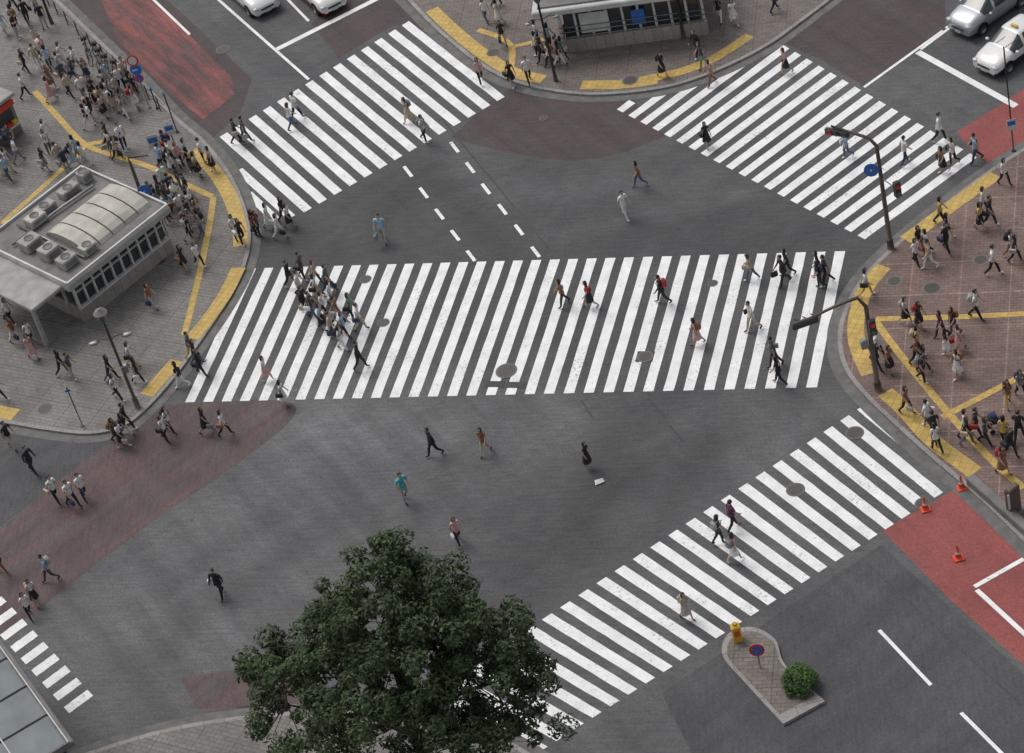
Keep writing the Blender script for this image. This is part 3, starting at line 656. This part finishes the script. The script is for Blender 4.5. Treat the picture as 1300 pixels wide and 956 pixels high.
g=P(1288,652,KZ); B=MB(); B.box((0,0,.85),(.6,.3,1.4),M_brownpole,bev=.05,rz=.5); B.box((0,0,.08),(.9,.5,.16),M_concd,rz=.5); B.box((-.08,-.18,1.0),(.45,.03,.8),M_whitem,rz=.5); B.build("information_sign",g)
def cone(u,v):
    g=ground_pt(u,v);B=MB();B.box((0,0,.03),(.4,.4,.05),M_orange,bev=.02);B.tube([(0,0,.05),(0,0,.3)],[.15,.10],M_orange,14);B.tube([(0,0,.3),(0,0,.42)],[.10,.07],M_whitem,14);B.tube([(0,0,.42),(0,0,.72)],[.07,.025],M_orange,14);B.build("traffic_cone",g+Vector((0,0,.014)))
cone(1221,620);cone(1175,647);cone(1217,709)
isl=cat(pxs([(1048,893),(998,848),(985,815),(955,799),(925,808),(918,835),(945,868),(995,922)]),5)
B=MB(); n=len(isl); ar=sum(isl[i].x*isl[(i+1)%n].y-isl[(i+1)%n].x*isl[i].y for i in range(n)); idx=tuple(range(n)) if ar>0 else tuple(range(n-1,-1,-1))
B.add([(p.x,p.y,.15) for p in isl],[idx],M_kerb); cen=sum(isl,Vector())/n; inn=[cen+(p-cen)*.86 for p in isl]; B.add([(p.x,p.y,.156) for p in inn],[idx],M_tileT)
B.add([(p.x,p.y,.15) for p in isl]+[(p.x,p.y,-.05) for p in isl],[(i,(i+1)%n,n+(i+1)%n,n+i) for i in range(n)],M_kerb); B.build("traffic_island")
g=P(937,813,.15); B=MB(); B.box((0,0,.45),(.36,.34,.9),M_yel,bev=.05); B.tube([(0,0,.9),(0,0,1.0)],[.12,.08],M_yel,12); B.box((0,-.175,.55),(.2,.02,.3),M_orange); B.build("island_bollard_light",g)
def bike(u,v,hd):
    g=ground_pt(u,v);B=MB()
    for x in(-.5,.5):
        B.tube([(x+.32*math.cos(t*math.pi/9),0,.34+.32*math.sin(t*math.pi/9)) for t in range(19)],.022,M_black,6,False)
        for t in range(6): B.tube([(x,0,.34),(x+.3*math.cos(t*1.047),0,.34+.3*math.sin(t*1.047))],.004,M_steel,4)
    for a,c in [((-.5,0,.34),(-.1,0,.32)),((-.1,0,.32),(-.2,0,.82)),((-.5,0,.34),(-.18,0,.7)),((-.1,0,.32),(.38,0,.72)),((-.18,0,.68),(.36,0,.82)),((.5,0,.34),(.34,0,.98))]: B.tube([a,c],.016,M_steel,6)
    B.tube([(.28,-.27,1.0),(.36,0,.98),(.28,.27,1.0)],.014,M_black,6); B.ell((-.22,0,.88),(.14,.08,.04),M_black,8,5); B.box((.62,0,.75),(.28,.32,.22),M_darkpole,bev=.03)
    o=B.build("bicycle",g); o.rotation_euler=(0,.05,math.radians(hd))
for k in range(5): bike(112+k*8,70+k*7.6,80+random.uniform(-12,12))
g=ground_pt(1266,545);B=MB()
for x in(-.25,.3):
    for y in(-.22,.22): B.tube([(x,y-.02,.12),(x,y+.02,.12)],.12,M_black,12)
B.tube([(-.25,-.22,.12),(.1,-.22,.6),(-.5,-.22,1.0),(-.55,0,1.02),(-.5,.22,1.0),(.1,.22,.6),(-.25,.22,.12)],.014,M_steel,6); B.tube([(.3,-.22,.12),(-.1,-.2,.55)],.014,M_steel,6); B.tube([(.3,.22,.12),(-.1,.2,.55)],.014,M_steel,6)
B.box((.05,0,.5),(.5,.36,.12),CM['n'],bev=.04); B.ell((-.1,0,.75),(.3,.22,.25),CM['n'],12,8,keep=lambda c:c.x<.3 and c.z>-.2); B.build("baby_stroller",g)
B=MB(); B.add([(-.2,-.15,.02),(.22,-.1,.05),(.18,.18,.02),(0,.05,.09),(-.18,.16,.03)],[(0,1,3),(1,2,3),(3,2,4),(0,3,4)],M_whitem); B.build("paper_flyer",P(761,612,.02))

# ------------------------------------------------------------------ buildings
def frame_from(a,c):
    d=(c-a); d.z=0; L_=d.length; d.normalize(); n=Vector((-d.y,d.x,0)); Mx=Matrix((d,n,Vector((0,0,1)))).transposed().to_4x4(); Mx.translation=Vector((a.x,a.y,0)); return Mx,L_
HR=2.8+KZ
Bc,Rc,Lc_=P(86,357,HR),P(206,262,HR),P(-30,318,HR)
Mx,L_=frame_from(Bc,Rc)
D_=abs((Mx.inverted()@Lc_).y); D_=max(5.0,min(D_,8)); L2=L_
B=MB(); 
W0=D_
B.box((L2/2,W0/2,KZ+.45),(L2-.3,W0-.3,.9),M_stone)
B.box((L2/2,W0/2,1.9),(L2-.5,W0-.5,1.5),M_glass)
for i in range(11):
    x=.15+(L2-.3)*i/10; B.box((x,.16,1.78),(.09,.14,1.75),M_whitem)
for i in range(7):
    y=.15+(W0-.3)*i/6; B.box((.16,y,1.78),(.14,.09,1.75),M_whitem)
B.box((L2/2,.14,1.02),(L2-.2,.2,.1),M_whitem); B.box((L2/2,.14,1.95),(L2-.2,.12,.05),M_whitem)
B.box((L2/2,W0/2,2.62),(L2+.5,W0+.5,.34),M_conc,bev=.05)
B.box((L2/2,W0/2,2.83),(L2+.2,W0+.2,.10),M_concd)
for yy in(-.18,W0+.18): B.box((L2/2,yy,2.9),(L2+.4,.1,.24),M_whitem)
for xx in(-.18,L2+.18): B.box((xx,W0/2,2.9),(.1,W0+.25,.24),M_whitem)
for k in range(5):
    x0=L2*.30+k*(L2*.68/5); w=L2*.68/5-.08
    vs=[];fs=[]
    for i in range(9):
        t=math.pi*i/8; y=W0*.36+math.cos(t)*W0*.26; z=2.89+math.sin(t)*.5; vs+=[(x0,y,z),(x0+w,y,z)]
    for i in range(8): fs.append((2*i,2*i+1,2*i+3,2*i+2))
    fs.append(tuple(range(0,18,2))); fs.append(tuple(range(17,0,-2)))
    B.add(vs,fs,M_beige)
for (x,y,a,c,h) in [(.9,1.0,.9,.7,.5),(.9,2.3,.9,.8,.6),(2.1,.8,.8,.6,.45),(.9,3.8,1.0,.8,.55),(2.3,W0-1.2,1.0,.7,.5),(L2*.5,W0-.9,1.1,.6,.4),(L2*.75,W0-.9,1.1,.6,.4),(L2*.93,W0-.9,.6,.6,.6)]:
    B.box((x,y,2.9+h/2),(a,c,h),M_conc if random.random()<.6 else M_beige,bev=.04); B.tube([(x,y,2.9+h),(x,y,2.93+h)],[.25,.25],M_concd,14); B.box((x,y-c/2-.01,2.9+h/2),(a*.7,.03,h*.5),M_concd)
B.tube([(.4,W0*.75,3.05),(L2*.5,W0*.75,3.05),(L2*.9,W0*.72,3.05)],.07,M_steel,8); B.tube([(1.6,.5,3.02),(1.6,W0-.5,3.02)],.06,M_steel,8)
B.box((-1.2,W0*.5,2.55),(2.0,W0*.9,.22),M_conc,bev=.04)
for y in(W0*.1,W0*.9): B.box((-2.0,y,1.3),(.18,.18,2.4),M_conc)
o=B.build("station_entrance_building"); o.matrix_world=Mx
A_,C_=P(716,68,KZ),P(900,44,KZ); Mx2,L3=frame_from(A_,C_); B=MB(); DD=5.2
B.box((L3/2,.2,KZ+.4),(L3,.35,.8),M_stone); B.box((.2,DD/2,KZ+.4),(.3,DD-.4,.8),M_stone)
B.box((L3/2,DD/2,1.8),(L3-.6,DD-.6,2.0),M_glass)
for i in range(10): x=.1+(L3-.2)*i/9; B.box((x,.2,1.85),(.12,.16,1.9),M_whitem)
for z in(1.05,1.35,1.65): B.tube([(0,.05,z),(L3,.05,z)],.025,M_steel,6)
B.box((L3*.25,.12,1.75),(L3*.2,.05,1.2),M_whitem); B.box((L3*.55,.12,1.7),(.7,.05,.9),M_blue)
B.box((L3/2-.4,DD/2,2.98),(L3+1.4,DD+1.0,.36),M_whitem,bev=.06); B.box((L3/2-.4,DD/2,3.2),(L3+.8,DD+.4,.1),M_concd); B.box((L3*.3,DD*.4,3.5),(1.6,1.2,.6),M_beige,bev=.05)
o=B.build("subway_entrance_building"); o.matrix_world=Mx2
# news kiosk
g=P(-6,176,KZ); B=MB(); B.box((0,0,1.15),(2.4,2.0,2.3),M_concd,bev=.04); B.box((0,0,2.42),(2.8,2.5,.22),M_conc,bev=.04); B.box((0,-1.22,2.1),(2.3,.08,.32),M_redp); B.box((0,-1.03,1.4),(1.9,.06,.9),M_glass); B.box((0,-1.2,.85),(2.0,.45,.08),M_whitem)
for k in range(5): B.box((-.8+k*.4,-1.22,.98),(.3,.25,.16),[M_whitem,M_blue,M_beige,M_redp,M_yel][k])
B.box((1.23,0,1.3),(.05,1.4,1.2),M_whitem); B.box((.4,.3,2.72),(.9,.7,.36),M_beige,bev=.03)
o=B.build("kiosk",g); o.rotation_euler=(0,0,.7)
zr=6.0; a,c=P(-62,735,zr),P(88,945,zr); Mx3,L4=frame_from(c,a); B=MB()
B.box((L4/2,6,zr/2),(L4-.4,11.6,zr-.4),M_glass); B.box((L4/2,6,zr-.1),(L4,12.4,.3),M_concd,bev=.04)
for k in range(7): B.box((k*L4/6,6,zr+.09),(.05,12,.08),M_concd)
for y in(0,2.0,4.0): B.box((L4/2,y,zr+.11),(L4,.05,.08),M_steel)
B.box((L4/2,3.4,zr+.06),(L4-.2,6.6,.02),M_glassl)
for k in range(12): B.box((k*L4/11,.18,zr/2),(.12,.08,zr-.3),M_steel)
o=B.build("glass_roofed_building"); o.matrix_world=Mx3

# ------------------------------------------------------------------ trees
def leafmat(nm,c1,c2):
    t=NT(nm); g=t.n('ShaderNodeNewGeometry'); r=t.n('ShaderNodeValToRGB'); t.l(g.outputs['Random Per Island'],r.inputs[0])
    r.color_ramp.elements[0].color=(*c1,1); r.color_ramp.elements[1].color=(*c2,1)
    n=t.noise(.5,3); t.col(t.mul(r.outputs[0],t.rng(n,.3,.7,.65,1.3))); t.rough(.6); t.b.inputs['Specular IOR Level'].default_value=.25
    return t.m
M_leaf=leafmat("foliage",(.017,.033,.013),(.064,.095,.036))
M_leaf2=leafmat("foliage_light",(.035,.075,.02),(.10,.17,.05))
def leaves(name,cents,rads,n_per,size,mat):
    rng=np.random.default_rng(3)
    allc=[];alln=[];
    for c,r,n in zip(cents,rads,n_per):
        d=rng.normal(size=(n,3)); d/=np.linalg.norm(d,axis=1)[:,None]
        rr=r*(.45+.6*rng.random(n)**.6); p=np.array(c)+d*rr[:,None]*np.array([1,1,.75]); allc.append(p); nn=d*.7+np.array([0,0,.7])+rng.normal(size=(n,3))*.55; alln.append(nn)
    p=np.vstack(allc); nn=np.vstack(alln); nn/=np.linalg.norm(nn,axis=1)[:,None]; K=len(p); print(name,K)
    t=rng.normal(size=(K,3)); t-=nn*(t*nn).sum(1)[:,None]; t/=np.linalg.norm(t,axis=1)[:,None]; b_=np.cross(nn,t)
    s=size*(.6+.8*rng.random(K))[:,None]
    v=np.stack([p-t*s,p-b_*s*.45,p+t*s,p+b_*s*.45],1).reshape(-1,3)
    me=bpy.data.meshes.new(name); me.vertices.add(4*K); me.vertices.foreach_set('co',v.ravel().astype(np.float32)); me.loops.add(4*K); me.loops.foreach_set('vertex_index',np.arange(4*K,dtype=np.int32)); me.polygons.add(K); me.polygons.foreach_set('loop_start',np.arange(0,4*K,4,dtype=np.int32))
    me.materials.append(mat); me.update(calc_edges=True); o=bpy.data.objects.new(name,me); sc.collection.objects.link(o); return o
blobs=[(490,712,11.6,.9),(492,765,10.3,1.6),(548,762,9.9,1.3),(598,790,8.8,1.4),(440,790,9,1.3),(545,800,9.3,1.7),(385,822,7.4,1.3),(338,848,6.4,.9),(632,828,7.4,1.4),(668,852,6.2,.9),(500,840,9,2.5),(425,860,7.2,1.8),(585,865,7.5,2.1),(500,920,6.5,2.7),(365,895,6,1.6),(640,895,6,1.7),(430,945,5.5,2.2),(580,945,5.5,2.2)]
base=P(500,850,6.8); base.z=KZ
cents=[];rads=[];npr=[]; rr=random.Random(5); BW=[]
for (u,v,z,r) in blobs:
    c=P(u,v,z); BW.append((c,r))
    k=int(7.5*r*r)+10
    for i in range(k):
        d=Vector((rr.gauss(0,1),rr.gauss(0,1),rr.gauss(.25,1))).normalized(); q=c+d*r*rr.uniform(.5,1.45); s=rr.uniform(.22,.6)
        cents.append(tuple(q)); rads.append(s); npr.append(int(270*s))
lv=leaves("foliage",cents,rads,npr,.10,M_leaf)
B=MB(); B.tube([base,base+Vector((.1,0,1.5)),base+Vector((-.1,.1,3.2)),base+Vector((.1,.1,5.5)),base+Vector((0,.2,8.5))],[.42,.34,.28,.2,.08],M_wood,12)
for c,r in BW:
    s0=base+Vector((0,.1,rr.uniform(2.6,5))); mid=s0.lerp(c,.5)+Vector((rr.uniform(-.4,.4),rr.uniform(-.4,.4),rr.uniform(-.3,.5)))
    B.tube([s0,mid,c],[.15,.09,.03],M_wood,7)
    for i in range(9):
        d=Vector((rr.gauss(0,1),rr.gauss(0,1),rr.gauss(.3,1))).normalized(); B.tube([c,c+d*r*.5+Vector((0,0,.1)),c+d*r*1.2],[.03,.02,.008],M_wood,5)
tk_=B.build("trunk_and_limbs")
tree=bpy.data.objects.new("broadleaf_tree",None); sc.collection.objects.link(tree)
lv.parent=tree; tk_.parent=tree
g=P(1016,870,.15); cc=[];rd=[];nn_=[]
for i in range(60):
    d=Vector((rr.gauss(0,1),rr.gauss(0,1),abs(rr.gauss(0,1)))).normalized(); cc.append(tuple(g+Vector((d.x*.58,d.y*.58,.12+d.z*.68)))); rd.append(.2); nn_.append(90)
lv=leaves("foliage",cc,rd,nn_,.055,M_leaf2); B=MB()
for i in range(6): B.tube([g,g+Vector((rr.uniform(-.3,.3),rr.uniform(-.3,.3),.6))],[.03,.01],M_wood,5)
t_=B.build("stems"); sh=bpy.data.objects.new("round_shrub",None); sc.collection.objects.link(sh); lv.parent=sh; t_.parent=sh

# ------------------------------------------------------------------ light
w=bpy.data.worlds.new("World"); sc.world=w; w.use_nodes=True; nt=w.node_tree
sky=nt.nodes.new('ShaderNodeTexSky'); sky.sky_type='NISHITA'; sky.sun_disc=False
EL,AZ=math.radians(58),math.radians(-35)
sky.sun_elevation=EL; sky.sun_rotation=AZ; sky.dust_density=4; sky.air_density=1.2; sky.ozone_density=.6
hs=nt.nodes.new('ShaderNodeHueSaturation'); hs.inputs['Saturation'].default_value=.35; nt.links.new(sky.outputs[0],hs.inputs['Color'])
bg=nt.nodes['Background']; nt.links.new(hs.outputs[0],bg.inputs[0]); bg.inputs[1].default_value=.135
sl=bpy.data.lights.new("Sun",'SUN'); sl.energy=1.05; sl.angle=math.radians(28); sl.color=(1,.97,.93); so=bpy.data.objects.new("Sun",sl); sc.collection.objects.link(so)
dv=Vector((math.sin(AZ)*math.cos(EL),math.cos(AZ)*math.cos(EL),math.sin(EL))); so.rotation_euler=dv.to_track_quat('Z','Y').to_euler()
sc.view_settings.view_transform='Standard'; sc.view_settings.look='None'; sc.view_settings.exposure=0
print("people",NP,"templates",len(TC))
